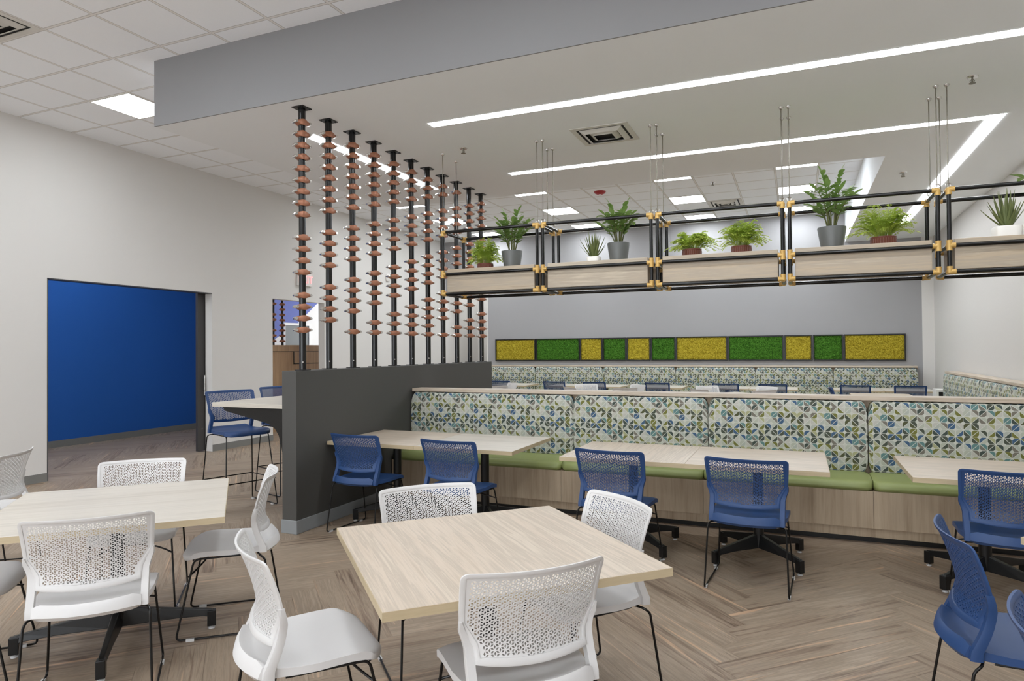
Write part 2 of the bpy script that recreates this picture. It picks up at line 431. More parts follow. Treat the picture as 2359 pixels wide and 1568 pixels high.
# sliding door leaf parked behind the wall
dl = struct('door_1', MB().box(LX - .2, LX - .155, D1 - .13, D1 + 1.1, .012, DH + .04), m_dark_trim, .003)
h = MB(); h.tube([(LX - .115, D1 - .04, .855), (LX - .115, D1 - .04, 1.16)], .011, 10)
for z in (.93, 1.09): h.tube([(LX - .115, D1 - .04, z), (LX - .158, D1 - .04, z)], .007, 8)
obj('door_handle', h, m_chrome, dl, True)
# room behind the second opening
struct('wall_lobby', MB().box(-12.6, -12.0, 11.2, 17, 0, TZ), m_wall)
bp = MB().prism([(12.4, 4.2), (16.6, 4.2), (13.9, 2.25), (12.98, 1.78), (12.4, 1.6)], 0, -11.998, -11.98)
struct('wall_lobby_accent', bp, m_lobby_blue)
t = thing('sign_board', 'grey framed board on the lobby wall above the walnut counter', 'sign board', (-11.99, 13.9, 1.6))
obj('board', MB().box(0, .02, -.499, .399, -.1, .579), m_screen, t)
f = MB()
for y0, y1, z0, z1 in ((-.54, -.5, -.1, .58), (.4, .5, -.1, .58), (-.54, .5, .58, .64)): f.box(0, .035, y0, y1, z0, z1)
obj('frame', f, m_ventmetal, t)
t = thing('reception_counter', 'tall walnut counter with an outlined recess seen through the wall opening', 'counter', (-9.0, 10.0, 0))
obj('body', MB().box(-.45, 0, -.62, 2.2, 0, 1.51), m_walnut, t)
obj('top_band', MB().box(-.46, .012, -.62, 2.2, 1.515, 1.632), m_walnut, t)
g = MB(); g.box(0, .006, .305, .325, 1.262, 1.515); g.box(0, .006, .305, 2.2, 1.262, 1.275)
g.box(0, .004, -.62, 2.2, 1.508, 1.516)
obj('reveal_line', g, m_black, t)
# low partition that carries the pipe columns
dv = MB().box(-3.984, -3.834, 4.42, 8.31, 0, 1.355)
hw = struct('wall_half', dv, m_divider, .004)
b = MB(); b.box(-3.992, -3.826, 4.412, 8.318, 0, .112)
struct('baseboard_half', b, plain('light_grey_base', srgb(140, 143, 145), .55, 0, .4, 10, .05), .004)

# ------------------------------------------------------------------ ceiling fixtures
def strip_light(label, boxes, group='linear soffit lights'):
    cx = sum(b[0] + b[1] for b in boxes) / 2 / len(boxes); cy = sum(b[2] + b[3] for b in boxes) / 2 / len(boxes)
    t = thing('linear_light', label, 'ceiling light', (cx, cy, SZ), 0, group)
    d = MB(); fr = MB(); e = .006
    for x0, x1, y0, y1 in boxes:
        d.box(x0 - cx, x1 - cx, y0 - cy, y1 - cy, -.004, -.0005)
    obj('diffuser', d, m_strip, t)
    for x0, x1, y0, y1 in boxes[:1]:
        for q0, q1 in ((y0 - e, y0), (y1, y1 + e)):
            obj('trim_edge', MB().box(x0 - cx - e, x1 - cx + e, q0 - cy, q1 - cy, -.005, -.0005), m_whiteplastic, t)
strip_light('longest straight light strip along the front of the soffit', [(-3.12, 2.2, 5.38, 5.50)])
strip_light('angled light strip that turns the corner above the hanging planters', [(-3.134, 1.78, 7.30, 7.42), (1.65, 1.78, 7.42, 13.2)])
strip_light('short light strip behind the row of pipe columns', [(-4.41, -4.29, 5.2, 7.66)])
PX = lambda k: -7.01 + .613 * k
PY = lambda k: 4.84 + .615 * k
pm = MB().box(.02, .593, .02, .593, -.006, -.001).mesh('diffuser', m_panel)
fm = MB()
for x0, x1, y0, y1 in ((0, .613, 0, .02), (0, .613, .595, .615), (0, .02, .02, .595), (.593, .613, .02, .595)): fm.box(x0, x1, y0, y1, -.008, -.0005)
fm = fm.mesh('frame', m_ventmetal)
def panel(x, y, label, z=TZ):
    t = thing('ceiling_light', label, 'ceiling light', (x, y, z), 0, 'square ceiling light panels')
    link('diffuser', pm, t); link('frame', fm, t); return t
panel(PX(0), PY(0), 'bright square ceiling panel beside the dark bulkhead end')
names = {(0, 9): 'sliver of ceiling panel just past the soffit, nearest the pipe columns', (4, 9): 'sliver of ceiling panel past the soffit above the second planter',
         (8, 9): 'sliver of ceiling panel past the soffit above the third planter', (11, 9): 'sliver of ceiling panel past the soffit, nearest the white fascia',
         (0, 12): 'far ceiling panel glowing behind the pipe columns', (4, 12): 'far ceiling panel above the first potted fern, second row', (8, 12): 'far ceiling panel above the third planter, second row',
         (11, 12): 'far ceiling panel behind the tall plant by the white fascia', (0, 15): 'farthest ceiling panel behind the pipe columns, last row', (4, 15): 'farthest ceiling panel behind the leafy plant, last row',
         (8, 15): 'farthest ceiling panel above the ferns, last row', (11, 15): 'farthest ceiling panel beside the tall plant, last row'}
for (i, j), lb in names.items(): panel(PX(i), PY(j), lb)
k = 0
for j in (-4, -8, -12):
    for i in (0, 4, 8, 12):
        k += 1
        panel(PX(i), PY(j), 'ceiling panel over the front dining area, out of view', TZ)
# light panels of the side room (two added to brighten it), corridor and lobby
panel(-9.9, 6.6, 'ceiling panel in the blue side room')
panel(-9.0, 5.9, 'ceiling panel in the blue side room by the doorway')  # hidden panel added because the blue wall came out too dark
panel(-9.7, 4.2, 'ceiling panel in the blue side room, nearer the window end')  # another hidden panel added to lift the blue wall
panel(-7.9, 15.7, 'ceiling panel in the corridor past the back wall')

def vent(x, y, z, s, label, n=3):
    t = thing('air_vent', label, 'vent', (x, y, z))
    fr = MB()
    obj('duct', MB().box(.03, s - .03, .03, s - .03, -.003, -.001), m_ventdark, t)
    def ring(mb, a, w_, z0, z1):
        lo, hi = a, s - a
        mb.box(lo, hi, lo, lo + w_, z0, z1); mb.box(lo, hi, hi - w_, hi, z0, z1); mb.box(lo, lo + w_, lo + w_, hi - w_, z0, z1); mb.box(hi - w_, hi, lo + w_, hi - w_, z0, z1)
    ring(fr, 0, .05, -.008, -.001); obj('frame', fr, m_ventmetal, t)
    for i in range(n):
        lv = MB(); a = .075 + i * .07
        # sloping louvre ring
        lo, hi = a, s - a; lo2, hi2 = a + .045, s - a - .045
        v = [(lo, lo, -.004), (hi, lo, -.004), (hi, hi, -.004), (lo, hi, -.004), (lo2, lo2, -.03), (hi2, lo2, -.03), (hi2, hi2, -.03), (lo2, hi2, -.03)]
        v += [(p[0], p[1], p[2] - .003) for p in v]
        fcs = []
        for k in range(4):
            k2 = (k + 1) % 4; fcs += [(k, k2, k2 + 4, k + 4), (k + 8, k + 12, k2 + 12, k2 + 8), (k, k + 8, k2 + 8, k2), (k + 4, k2 + 4, k2 + 12, k + 12)]
        lv.add(v, fcs); obj('louvre', lv, m_ventmetal, t)
    return t
vent(PX(1) + .01, PY(-3), TZ, .6, 'white louvred vent in the tile ceiling at the corner')
vent(-1.98, 6.10, SZ, .56, 'white louvred vent with an open core in the soffit', 2)
vent(PX(9), PY(13.), TZ, .6, 'small vent in the far tile ceiling beyond the third planter')
vent(PX(2), PY(14), TZ, .6, 'small vent in the far tile ceiling behind the pipe columns')
def sprinkler(x, y, z, label):
    t = thing('sprinkler_head', label, 'sprinkler', (x, y, z), 0, 'fire sprinklers')
    obj('escutcheon', MB().lathe([(.001, -.012), (.038, -.008), (.042, 0), (.001, 0)], 20), m_chrome, t, True)
    b = MB(); b.tube([(0, 0, -.01), (0, 0, -.05)], .007, 8); b.lathe([(.001, -.056), (.024, -.054), (.024, -.05), (.001, -.05)], 14)
    for s_ in (-1, 1): b.tube([(s_ * .006, 0, -.02), (s_ * .016, 0, -.035), (s_ * .004, 0, -.05)], .003, 6)
    obj('deflector', b, m_cable, t, True)
sprinkler(1.295, 6.207, SZ, 'sprinkler head in the soffit between the two long light strips, by the fourth planter')
sprinkler(-3.178, 6.22, SZ, 'sprinkler head in the soffit by the suspension rods nearest the pipe columns')
sprinkler(-1.23, 11.4, TZ, 'sprinkler head in the far tile ceiling between two light slivers')
sprinkler(1.22, 9.3, SZ, 'sprinkler head in the soffit leg behind the fourth planter')
t = thing('fire_alarm', 'red domed fire alarm on the far tile ceiling', 'fire alarm', (-3.1, 11.25, TZ))
obj('dome', MB().lathe([(.001, -.055), (.05, -.05), (.09, -.03), (.105, 0), (.001, 0)], 24), m_red, t, True)
obj('lens', MB().lathe([(.001, -.075), (.02, -.07), (.024, -.05), (.001, -.05)], 14), m_whiteplastic, t, True)
# exit sign and horn on the left wall
t = thing('exit_sign', 'white exit sign with red letters on the wall behind the first pipe column', 'exit sign', (LX + .001, 9.66, 2.8))
obj('housing', MB().box(0, .05, -.18, .18, -.11, .11), m_whiteplastic, t, bevel=.004)
cu = bpy.data.curves.new('letters', 'FONT'); cu.body = 'EXIT'; cu.size = .19; cu.extrude = .002; cu.align_x = 'CENTER'; cu.align_y = 'CENTER'
tmp = bpy.data.objects.new('tmp_text', cu); COL.objects.link(tmp)
dg = bpy.context.evaluated_depsgraph_get(); me = bpy.data.meshes.new_from_object(tmp.evaluated_get(dg)); bpy.data.objects.remove(tmp)
me.materials.clear(); me.materials.append(m_exit)
o = link('letters', me, t); o.location = (.053, 0, 0); o.rotation_euler = (PI / 2, 0, PI / 2)
t = thing('wall_horn', 'round white alarm horn on the wall beyond the pipe columns', 'alarm horn', (LX + .001, 12.36, 3.1))
h = MB().lathe([(.001, 0), (.085, 0), (.085, .03), (.05, .05), (.001, .052)], 24); o = obj('body', h, m_whiteplastic, t, True); o.rotation_euler = (0, PI / 2, 0)
t = thing('wall_outlet', 'white outlet plate on the wall under the bar stool back', 'outlet', (LX + .001, 8.05, .62))
obj('plate', MB().box(0, .006, -.06, .06, -.04, .04), m_whiteplastic, t, bevel=.002)

# ------------------------------------------------------------------ pipe columns with copper couplings
def coupling_meshes():
    b = MB()
    # two half shells: a ring that swells into two bolt pads
    n = 40; prof = []
    for i in range(n):
        a = 2 * PI * i / n; c_, s_ = math.cos(a), math.sin(a)
        ear = max(0, abs(c_)) ** 6
        ro = .045 + .031 * ear; hz = .026 - .015 * abs(c_) ** 3
        prof.append((a, ro, hz))
    vs, fs = [], []
    for a, ro, hz in prof:
        c_, s_ = math.cos(a), math.sin(a)
        for r, z in ((.0295, -.024), (ro * .90, -hz), (ro, -hz * .45), (ro, hz * .45), (ro * .90, hz), (.0295, .024)):
            vs.append((r * c_, r * s_, z))
    m = 6
    for i in range(n):
        j = (i + 1) % n
        for k_ in range(m): fs.append((i * m + k_, j * m + k_, j * m + (k_ + 1) % m, i * m + (k_ + 1) % m))
    b.add(vs, fs)
    bo = []
    for s_ in (-1, 1):
        q = MB(); x = s_ * .064
        q.tube([(x, -.036, 0), (x, -.026, 0), (x, .026, 0), (x, .032, 0), (x, .036, 0)], [.011, .013, .013, .011, .005], 8)
        q.tube([(x, .034, 0), (x, .05, 0)], .006, 8)
        bo.append(q.mesh('bolt', m_chrome, True))
    return b.mesh('pipe_coupling', m_copper, True, 50), bo
cpl, bolts = coupling_meshes()
GAPS = {1: (9, 14), 2: (8, 13, 18), 3: (7, 12, 17), 4: (6, 11, 16), 5: (5, 10, 15), 6: (4, 9, 14), 7: (3, 8, 13), 8: (2, 7, 12, 17), 9: (1, 6, 11, 16), 10: (0, 5, 10, 15), 11: (4, 9, 14)}
ORD = ['first', 'second', 'third', 'fourth', 'fifth', 'sixth', 'seventh', 'eighth', 'ninth', 'tenth', 'last']
pipe_me = MB().tube([(0, 0, 1.36), (0, 0, SZ - .006)], .029, 16).mesh('pipe', m_blackpipe, True)
sleeve_me = MB().tube([(0, 0, SZ - .13), (0, 0, SZ - .006)], .031, 4).mesh('sleeve', m_black)
q = MB().box(-.06, .06, -.06, .06, SZ - .008, SZ)
for a in (-1, 1):
    for b_ in (-1, 1): q.lathe([(.001, SZ - .014), (.007, SZ - .013), (.007, SZ - .008), (.001, SZ - .008)], 8, (a * .045, b_ * .045))
plate_me = q.mesh('ceiling_plate', m_black)
q = MB().box(-.045, .045, -.05, .05, 1.355, 1.362)
foot_me = q.mesh('base_plate', m_black)
screw_me = MB().lathe([(.001, 0), (.007, 0), (.006, .005), (.001, .006)], 10).mesh('screw', m_chrome, True)
for n in range(1, 12):
    lb = f'{ORD[n-1]} black pipe column with copper couplings, counted from the near end of the half wall' if n < 11 else 'last black pipe column with copper couplings, at the far end of the half wall'
    t = thing('pipe_column', lb, 'pipe column', (-3.914, 4.598 + .3564 * (n - 1), 0), 0, 'pipe columns on the half wall')
    link('pipe', pipe_me, t); link('sleeve', sleeve_me, t, rz=PI / 4); link('ceiling_plate', plate_me, t); link('base_plate', foot_me, t)
    o = link('screw', screw_me, t); o.location = (.019, -.021, 1.425); o.rotation_euler = (PI / 2, 0, PI / 4)
    for i in range(19):
        if i in GAPS[n]: continue
        c = link('pipe_coupling', cpl, t); c.location = (0, 0, 3.493 - .0995 * i); c.rotation_euler = (0, 0, math.radians(66 + random.uniform(-7, 7)))
        for bm in bolts: link('bolt', bm, c)
# the two columns in the lobby
for lab, x, y, zt in (('black pipe column with copper rings in the lobby, at the opening edge', -9.5, 10.31, 4.2), ('black pipe column with copper rings in the lobby, inside the opening', -9.5, 10.56, 4.2)):
    t = thing('lobby_column', lab, 'pipe column', (x, y, 0))
    obj('pipe', MB().tube([(0, 0, 1.635), (0, 0, TZ)], .024, 12), m_black, t, True)
    for i in range(10):
        if i in (3, 6) and 'edge' in lab: continue
        c = link('pipe_coupling', cpl, t); c.location = (0, 0, 1.72 + .105 * i)

# ------------------------------------------------------------------ hanging planter frames
PF, PB, ZT, ZM, ZB = 6.29, 6.78, 2.775, 2.325, 2.115
mods = [(-3.470, -2.389), (-2.328, -1.242), (-1.184, -.097), (-.039, 1.064), (1.140, 2.23)]
rodname = ['nearest the pipe columns', 'second from the pipe columns', 'third from the pipe columns', 'fourth from the pipe columns', 'cut by the frame edge, beside the pale wall']
PR = .0165
def fitting(mb, c, dirs, l=.042, r=.0208):
    for d in dirs:
        e = [c[i] + d[i] * l for i in range(3)]; e2 = [c[i] + d[i] * (l - .012) for i in range(3)]
        mb.tube([c, e2], r, 12); mb.tube([e2, e], r * 1.1, 12)
    # ball core
    mb.lathe([(.001, c[2] - r), (r * .8, c[2] - r * .6), (r, c[2]), (r * .8, c[2] + r * .6), (.001, c[2] + r)], 12, (c[0], c[1]))
for k, (x0, x1) in enumerate(mods):
    L = x1 - x0
    t = thing('hanging_planter', f'black pipe planter frame with gold fittings, {rodname[k]}', 'hanging planter', (x0, PF, ZB), 0, 'hanging planters')
    D = PB - PF; zt, zm = ZT - ZB, ZM - ZB
    for x in (0, L):
        for y in (0, D): obj('post', MB().tube([(x, y, 0), (x, y, zt)], PR, 12), m_blackpipe, t, True)
    for z in (0, zm, zt):
        for y in (0, D): obj('rail', MB().tube([(0, y, z), (L, y, z)], PR, 12), m_blackpipe, t, True)
        for x in (0, L): obj('cross_rail', MB().tube([(x, 0, z), (x, D, z)], PR, 12), m_blackpipe, t, True)
    for x, sx in ((0, 1), (L, -1)):
        for y, sy in ((0, 1), (D, -1)):
            for z, dz in ((0, (1,)), (zm, (1, -1)), (zt, (-1,))):
                f = MB(); fitting(f, (x, y, z), [(sx, 0, 0), (0, sy, 0)] + [(0, 0, d) for d in dz]); obj('pipe_fitting', f, m_brass, t, True)
    obj('trough', MB().box(.04, L - .04, .022, D - .022, .02, ZM - ZB + .055), m_trough, t, bevel=.003)
    for x in ((0, L) if k == 0 else (0, L)):
        for y in (.012, .32):
            xx = x + (.012 if x == 0 else -.012) if k else (.055 if x == 0 else x - .0)
            r_ = MB().tube([(x, y, zt + .03), (x, y, SZ - ZB)], .0045, 8)
            rod = obj('suspension_rod', r_, m_cable, t, True)
            obj('ceiling_cup', MB().lathe([(.001, SZ - ZB - .02), (.012, SZ - ZB - .02), (.022, SZ - ZB - .006), (.022, SZ - ZB), (.001, SZ - ZB)], 14, (x, y)), m_chrome, rod, True)
            obj('eye_nut', MB().tube([(x + .018 * math.cos(a), y, zt + .035 + .018 * math.sin(a)) for a in [2 * PI * i / 12 for i in range(12)]], .005, 6, closed=True), m_chrome, rod, True)

# ------------------------------------------------------------------ plants
def leaflet(mb, base, d, up, ln, wd, curl=.15, mi=0):
    d = Vector(d).normalized(); s = d.cross(Vector(up)); s = s.normalized() if s.length > 1e-4 else Vector((1, 0, 0)); nn = s.cross(d)
    b = Vector(base); P = []
    for t_, w_ in ((0, .12), (.3, .85), (.6, 1), (.85, .6), (1, 0)):
        c = b + d * ln * t_ - nn * curl * ln * t_ * t_
        P.append((c - s * wd * w_ * .5 + nn * .12 * wd * w_, c, c + s * wd * w_ * .5 + nn * .12 * wd * w_))
    vs = []
    for a, c, e in P: vs += [a, c, e]
    fs = []
    for i in range(4): fs += [(i * 3, i * 3 + 1, i * 3 + 4, i * 3 + 3), (i * 3 + 1, i * 3 + 2, i * 3 + 5, i * 3 + 4)]
    mb.add(vs, fs, mi)
def pot_round(t, r0, r1, h, mat, name='pot'):
    obj(name, MB().lathe([(.001, 0), (r0, 0), (r0 * 1.02, .01), (r1, h - .006), (r1 * .99, h), (r1 * .9, h), (r1 * .88, h - .03), (.001, h - .03)], 32), mat, t, True, angle=50)
    obj('soil', MB().lathe([(.001, h - .035), (r1 * .9, h - .035), (r1 * .9, h - .025), (.001, h - .022)], 24), m_soil, t)
PZ = ZM + .0555
def zz_plant(x, y, label, spread, hgt, r0=.085, r1=.112, ph=.185, n=11, seed=1, z=PZ):
    rd = random.Random(seed); t = thing('leafy_potted_plant', label, 'potted plant', (x, y, z), 0, 'glossy leaved plants on the planters')
    pot_round(t, r0, r1, ph, m_potgrey)
    st = MB(); lf = MB()
    for i in range(n):
        az = 2 * PI * i / n + rd.uniform(-.25, .25); out = spread * .5 * rd.uniform(.45, 1.0) * .86; hh = (hgt - ph) * rd.uniform(.72, 1.0) * (1.0 - .42 * out / (spread * .5))
        if i % 6 == 0: out = spread * .12; hh = (hgt - ph)
        p0 = Vector((.03 * math.cos(az), .03 * math.sin(az), ph - .03)); p2 = Vector((out * math.cos(az), out * math.sin(az) * .8, ph + hh))
        p1 = Vector((out * .38 * math.cos(az), out * .38 * math.sin(az), ph + hh * .75))
        B = lambda u: p0 * (1 - u) ** 2 + p1 * 2 * u * (1 - u) + p2 * u * u
        st.tube([B(j / 8) for j in range(9)], [.007 - .0045 * j / 8 for j in range(9)], 6)
        nl = 7
        for j in range(nl):
            u = .34 + .63 * j / (nl - 1); p = B(u); tg = (B(min(1, u + .02)) - B(u - .02)).normalized()
            sd = tg.cross(Vector((0, 0, 1))); sd = sd.normalized() if sd.length > .05 else Vector((math.cos(az + 1.57), math.sin(az + 1.57), 0))
            for s_ in (-1, 1):
                d = sd * s_ + tg * rd.uniform(.35, .6) + Vector((0, 0, rd.uniform(-.15, .3)))
                leaflet(lf, p, d, Vector((0, 0, 1)) if abs(d.normalized().z) < .9 else tg, rd.uniform(.086, .114), rd.uniform(.040, .048), rd.uniform(.0, .35))
        leaflet(lf, B(1), B(1) - B(.95), sd.cross(tg), .10, .045, .1)
    obj('stems', st, m_stem, t, True); obj('leaves', lf, m_zz, t, True, angle=180)
def fern_plant(x, y, label, spread, hgt, seed, r=.088, ph=.072, pots=1):
    rd = random.Random(seed); t = thing('potted_fern', label, 'potted fern', (x, y, PZ), 0, 'ferns on the planters')
    b = MB(); n = 22
    prof = [(.001, 0), (r * .94, 0), (r, .008), (r, ph - .01), (r * 1.03, ph - .006), (r * 1.03, ph), (r * .9, ph), (r * .88, ph - .012), (.001, ph - .012)]
    obj('pot', b.lathe(prof, 28), m_potbrown, t, True)
    rb = MB()
    for i in range(30):
        a = 2 * PI * i / 30; rb.tube([(r * 1.0 * math.cos(a), r * 1.0 * math.sin(a), .012), (r * 1.0 * math.cos(a), r * 1.0 * math.sin(a), ph - .014)], .0035, 5)
    obj('ribbing', rb, m_potbrown, t)
    lf = MB()
    for i in range(130):
        az = rd.uniform(0, 2 * PI); el = rd.uniform(.05, 1.0) ** .8
        out = spread * .5 * (1 - .5 * el) * rd.uniform(.6, 1.05); hh = (hgt - ph) * (.12 + .88 * el) * rd.uniform(.7, 1.0)
        p0 = Vector((.04 * math.cos(az), .04 * math.sin(az), ph - .02)); p2 = Vector((out * math.cos(az), out * math.sin(az) * .75, ph + hh - (.035 if el < .25 else 0)))
        p1 = Vector((out * .55 * math.cos(az), out * .55 * math.sin(az) * .75, ph + hh * .9 + .05))
        B = lambda u: p0 * (1 - u) ** 2 + p1 * 2 * u * (1 - u) + p2 * u * u
        lf.tube([B(j / 5) for j in range(6)], .0014, 4)
        for j in range(13):
            u = .22 + .78 * j / 12; p = B(u); tg = (B(min(1, u + .03)) - B(u - .03)).normalized()
            sd = tg.cross(Vector((0, 0, 1)));
            if sd.length < .05: sd = Vector((1, 0, 0))
            sd.normalize(); ll = .05 * (1.1 - .65 * u)
            for s_ in (-1, 1):
                d = sd * s_ + tg * .55 + Vector((0, 0, rd.uniform(-.25, .35)))
                leaflet(lf, p, d, Vector((0, 0, 1)), ll * rd.uniform(.8, 1.25), .0105, .2)
    obj('fronds', lf, m_fern, t, True, angle=180)
def aloe_plant(x, y, label, spread, hgt, seed, ph=.055, r=.07):
    rd = random.Random(seed); t = thing('potted_aloe', label, 'potted succulent', (x, y, PZ), 0, 'succulents in white pots')
    q = MB(); pts = []
    for i in range(28):
        a = 2 * PI * i / 28; c_, s_ = math.cos(a), math.sin(a); rr = r / (abs(c_) ** 5 + abs(s_) ** 5) ** .2; pts.append((rr * c_, rr * s_))
    vs = [(p[0] * .94, p[1] * .94, 0) for p in pts] + [(p[0], p[1], ph * .85) for p in pts] + [(p[0] * .97, p[1] * .97, ph) for p in pts] + [(p[0] * .85, p[1] * .85, ph) for p in pts] + [(p[0] * .83, p[1] * .83, ph - .012) for p in pts]
    fs = [(i * 28 + k_, i * 28 + (k_ + 1) % 28, (i + 1) * 28 + (k_ + 1) % 28, (i + 1) * 28 + k_) for i in range(4) for k_ in range(28)] + [tuple(range(27, -1, -1)), tuple(4 * 28 + k_ for k_ in range(28))]
    q.add(vs, fs); obj('pot', q, m_potwhite, t, True)
    lf = MB()
    for i in range(26):
        az = 2 * PI * i * .382 + rd.uniform(-.2, .2); f_ = (i + .5) / 26; out = spread * .5 * (.15 + .85 * f_ ** .8) * rd.uniform(.8, 1.05); hh = (hgt - ph) * (1.0 - .55 * f_ ** 2) * rd.uniform(.8, 1.0)
        p0 = Vector((.018 * math.cos(az), .018 * math.sin(az), ph - .01)); p2 = Vector((out * math.cos(az), out * math.sin(az) * .8, ph + hh)); p1 = Vector((out * .6 * math.cos(az), out * .6 * math.sin(az) * .8, ph + hh * .45))
        B = lambda u: p0 * (1 - u) ** 2 + p1 * 2 * u * (1 - u) + p2 * u * u
        sd = Vector((-math.sin(az), math.cos(az), 0)); no = Vector((math.cos(az), math.sin(az), .3)); ws = [.014, .0155, .013, .0095, .006, .001]
        lf.sweep([B(j / 5) for j in range(6)], lambda j: [sd * ws[j], no * ws[j] * .55, sd * -ws[j], no * -ws[j] * .25])
    obj('leaves', lf, m_aloe, t, True, angle=30)
fern_plant(-3.067, 6.5, 'bright fern in a brown pot on the planter end nearest the pipe columns', .46, .34, 11, .085, .06)
zz_plant(-2.762, 6.52, 'glossy leafy plant in a grey pot beside the first fern, over the first planter', .62, .57, .085, .112, .18, 11, 21)
aloe_plant(-1.86, 6.5, 'spiky succulent in a small white pot on the second planter', .36, .33, 31, .06, .065)
zz_plant(-1.612, 6.52, 'glossy leafy plant in a grey pot beside the small spiky succulent', .64, .56, .085, .112, .185, 11, 22)
fern_plant(-.899, 6.5, 'lower bushy fern in a brown pot on the third planter, next to gold fittings', .58, .25, 12)
fern_plant(-.454, 6.5, 'taller bushy fern in a brown pot on the third planter, toward the leafy plant', .56, .32, 13)
zz_plant(.302, 6.52, 'tallest glossy leafy plant in a grey pot on the fourth planter', .62, .66, .088, .118, .19, 11, 23)
fern_plant(.698, 6.5, 'wide feathery fern in a brown pot on the fourth planter', .66, .34, 14, .098)
aloe_plant(1.559, 6.45, 'large spiky succulent in a white pot on the last planter', .42, .40, 32, .085, .095)
zz_plant(1.93, 6.55, 'leafy plant at the frame edge behind the large spiky succulent', .66, .68, .088, .118, .19, 12, 24)

# ------------------------------------------------------------------ moss panels on the back wall
mx = [-6.81, -5.744, -4.640, -4.097, -3.542, -2.991, -2.441, -1.345, -.231, .312, .876, 1.974]
mkind = 'ygygygygygy'
ml = ['widest-set yellow moss panel at the end by the pipe columns', 'long green moss panel next to the end yellow one', 'small yellow moss panel after the long green panel, above the second seat seam',
      'small green moss panel, first of the two small greens from the pipe columns', 'small yellow moss panel between the two small green panels', 'small green moss panel that touches the long middle yellow panel',
      'long yellow moss panel in the middle of the row', 'longest green moss panel, right of the middle yellow', 'small yellow moss panel between a long green and a small green panel', 'small green moss panel that touches the last long yellow panel',
      'longest yellow moss panel at the end by the pale wall']
def moss_mesh(L, Hh, seed):
    rd = random.Random(seed); nx = int(L / .022); nz = int(Hh / .022); vs = []; fs = []
    for j in range(nz + 1):
        for i in range(nx + 1):
            e = 0 if (i in (0, nx) or j in (0, nz)) else 1
            vs.append((i * L / nx + e * rd.uniform(-.006, .006), -.012 - e * rd.uniform(0, .026), j * Hh / nz + e * rd.uniform(-.006, .006)))
    for j in range(nz):
        for i in range(nx): a = j * (nx + 1) + i; fs.append((a, a + 1, a + nx + 2, a + nx + 1))
    mb = MB(); mb.add(vs, fs); return mb
for i in range(11):
    x0, x1 = mx[i] + .008, mx[i + 1] - .008; L = x1 - x0; Hh = .53
    t = thing('moss_panel', ml[i], 'moss panel', (x0, BY - .001, 1.233), 0, 'moss panels on the back wall')
    fr = MB(); e = .022
    fr.box(0, L, -.045, 0, 0, e); fr.box(0, L, -.045, 0, Hh - e, Hh); fr.box(0, e, -.045, 0, e, Hh - e); fr.box(L - e, L, -.045, 0, e, Hh - e)
    obj('frame', fr, m_black, t)
    ob = obj('moss', moss_mesh(L - 2 * e, Hh - 2 * e, i), m_moss_y if mkind[i] == 'y' else m_moss_g, t, True, angle=180, loc=(e, -.004, e)); ob['kind'] = 'stuff'

# ------------------------------------------------------------------ banquettes
def cushion(name, x0, x1, prof, mat, parent, nx=14, edge=.03, uv=True, axis=0, fab0=0.0):
    """profile (depth, z) loop swept along x0..x1, pillowed at both ends. depth positive = toward the sitter"""
    vs, fs = [], []; m = len(prof); cxd = sum(p[0] for p in prof) / m; czd = sum(p[1] for p in prof) / m
    xs = [0, .006, .018, .04] ; L = x1 - x0
    xs = xs + [.04 + (L - .08) * i / nx for i in range(1, nx)] + [L - .04, L - .018, L - .006, L]
    uvs = []
    for x in xs:
        d = min(x, L - x); sh = 1 - edge / .12 * max(0, (1 - d / .04)) ** 2
        for (p, z) in prof:
            vs.append((x, cxd + (p - cxd) * sh, czd + (z - czd) * sh)); uvs.append((x + x0 + fab0, z if abs(p) < 1e9 else 0))
    # arc length along the profile for the cloth
    al = [0]
    for i in range(1, m): al.append(al[-1] + math.dist(prof[i], prof[i - 1]))
    n = len(xs)
    for i in range(n - 1):
        for k in range(m): fs.append((i * m + k, i * m + (k + 1) % m, (i + 1) * m + (k + 1) % m, (i + 1) * m + k))
    fs += [tuple(range(m - 1, -1, -1)), tuple((n - 1) * m + k for k in range(m))]
    if axis == 0: V = [(x, -p, z) for x, p, z in vs]
    else: V = [(-p, x, z) for x, p, z in vs]
    me = bpy.data.meshes.new(name); me.from_pydata(V, [], fs); me.materials.append(mat)
    ul = me.uv_layers.new(name='cloth')
    for pl in me.polygons:
        for li, vi in zip(pl.loop_indices, pl.vertices):
            i, k = divmod(vi, m); ul.data[li].uv = (xs[i] + x0 + fab0, al[k])
    import bmesh
    b = bmesh.new(); b.from_mesh(me); bmesh.ops.recalc_face_normals(b, faces=b.faces[:]); b.to_mesh(me); b.free()
    me.shade_smooth(); me.set_sharp_from_angle(angle=math.radians(60))
    o = link(name, me, parent); return o
def rounded(d0, d1, z0, z1, r, n=4):
    """rounded loop: depth d0 (rear) .. d1 (front), z0..z1, front edges rounded; starts at rear bottom, runs up the front"""
    P = [(d0, z0), (d1 - r, z0)]
    for i in range(1, n + 1): a = -PI / 2 + PI / 2 * i / n; P.append((d1 - r + r * math.cos(a), z0 + r + r * math.sin(a)))
    for i in range(1, 6): P.append((d1 + .008 * math.sin(PI * i / 6), z0 + r + (z1 - z0 - 2 * r) * i / 6))
    for i in range(0, n + 1): a = PI / 2 * i / n; P.append((d1 - r + r * math.cos(a), z1 - r + r * math.sin(a)))
    P.append((d0, z1)); return P
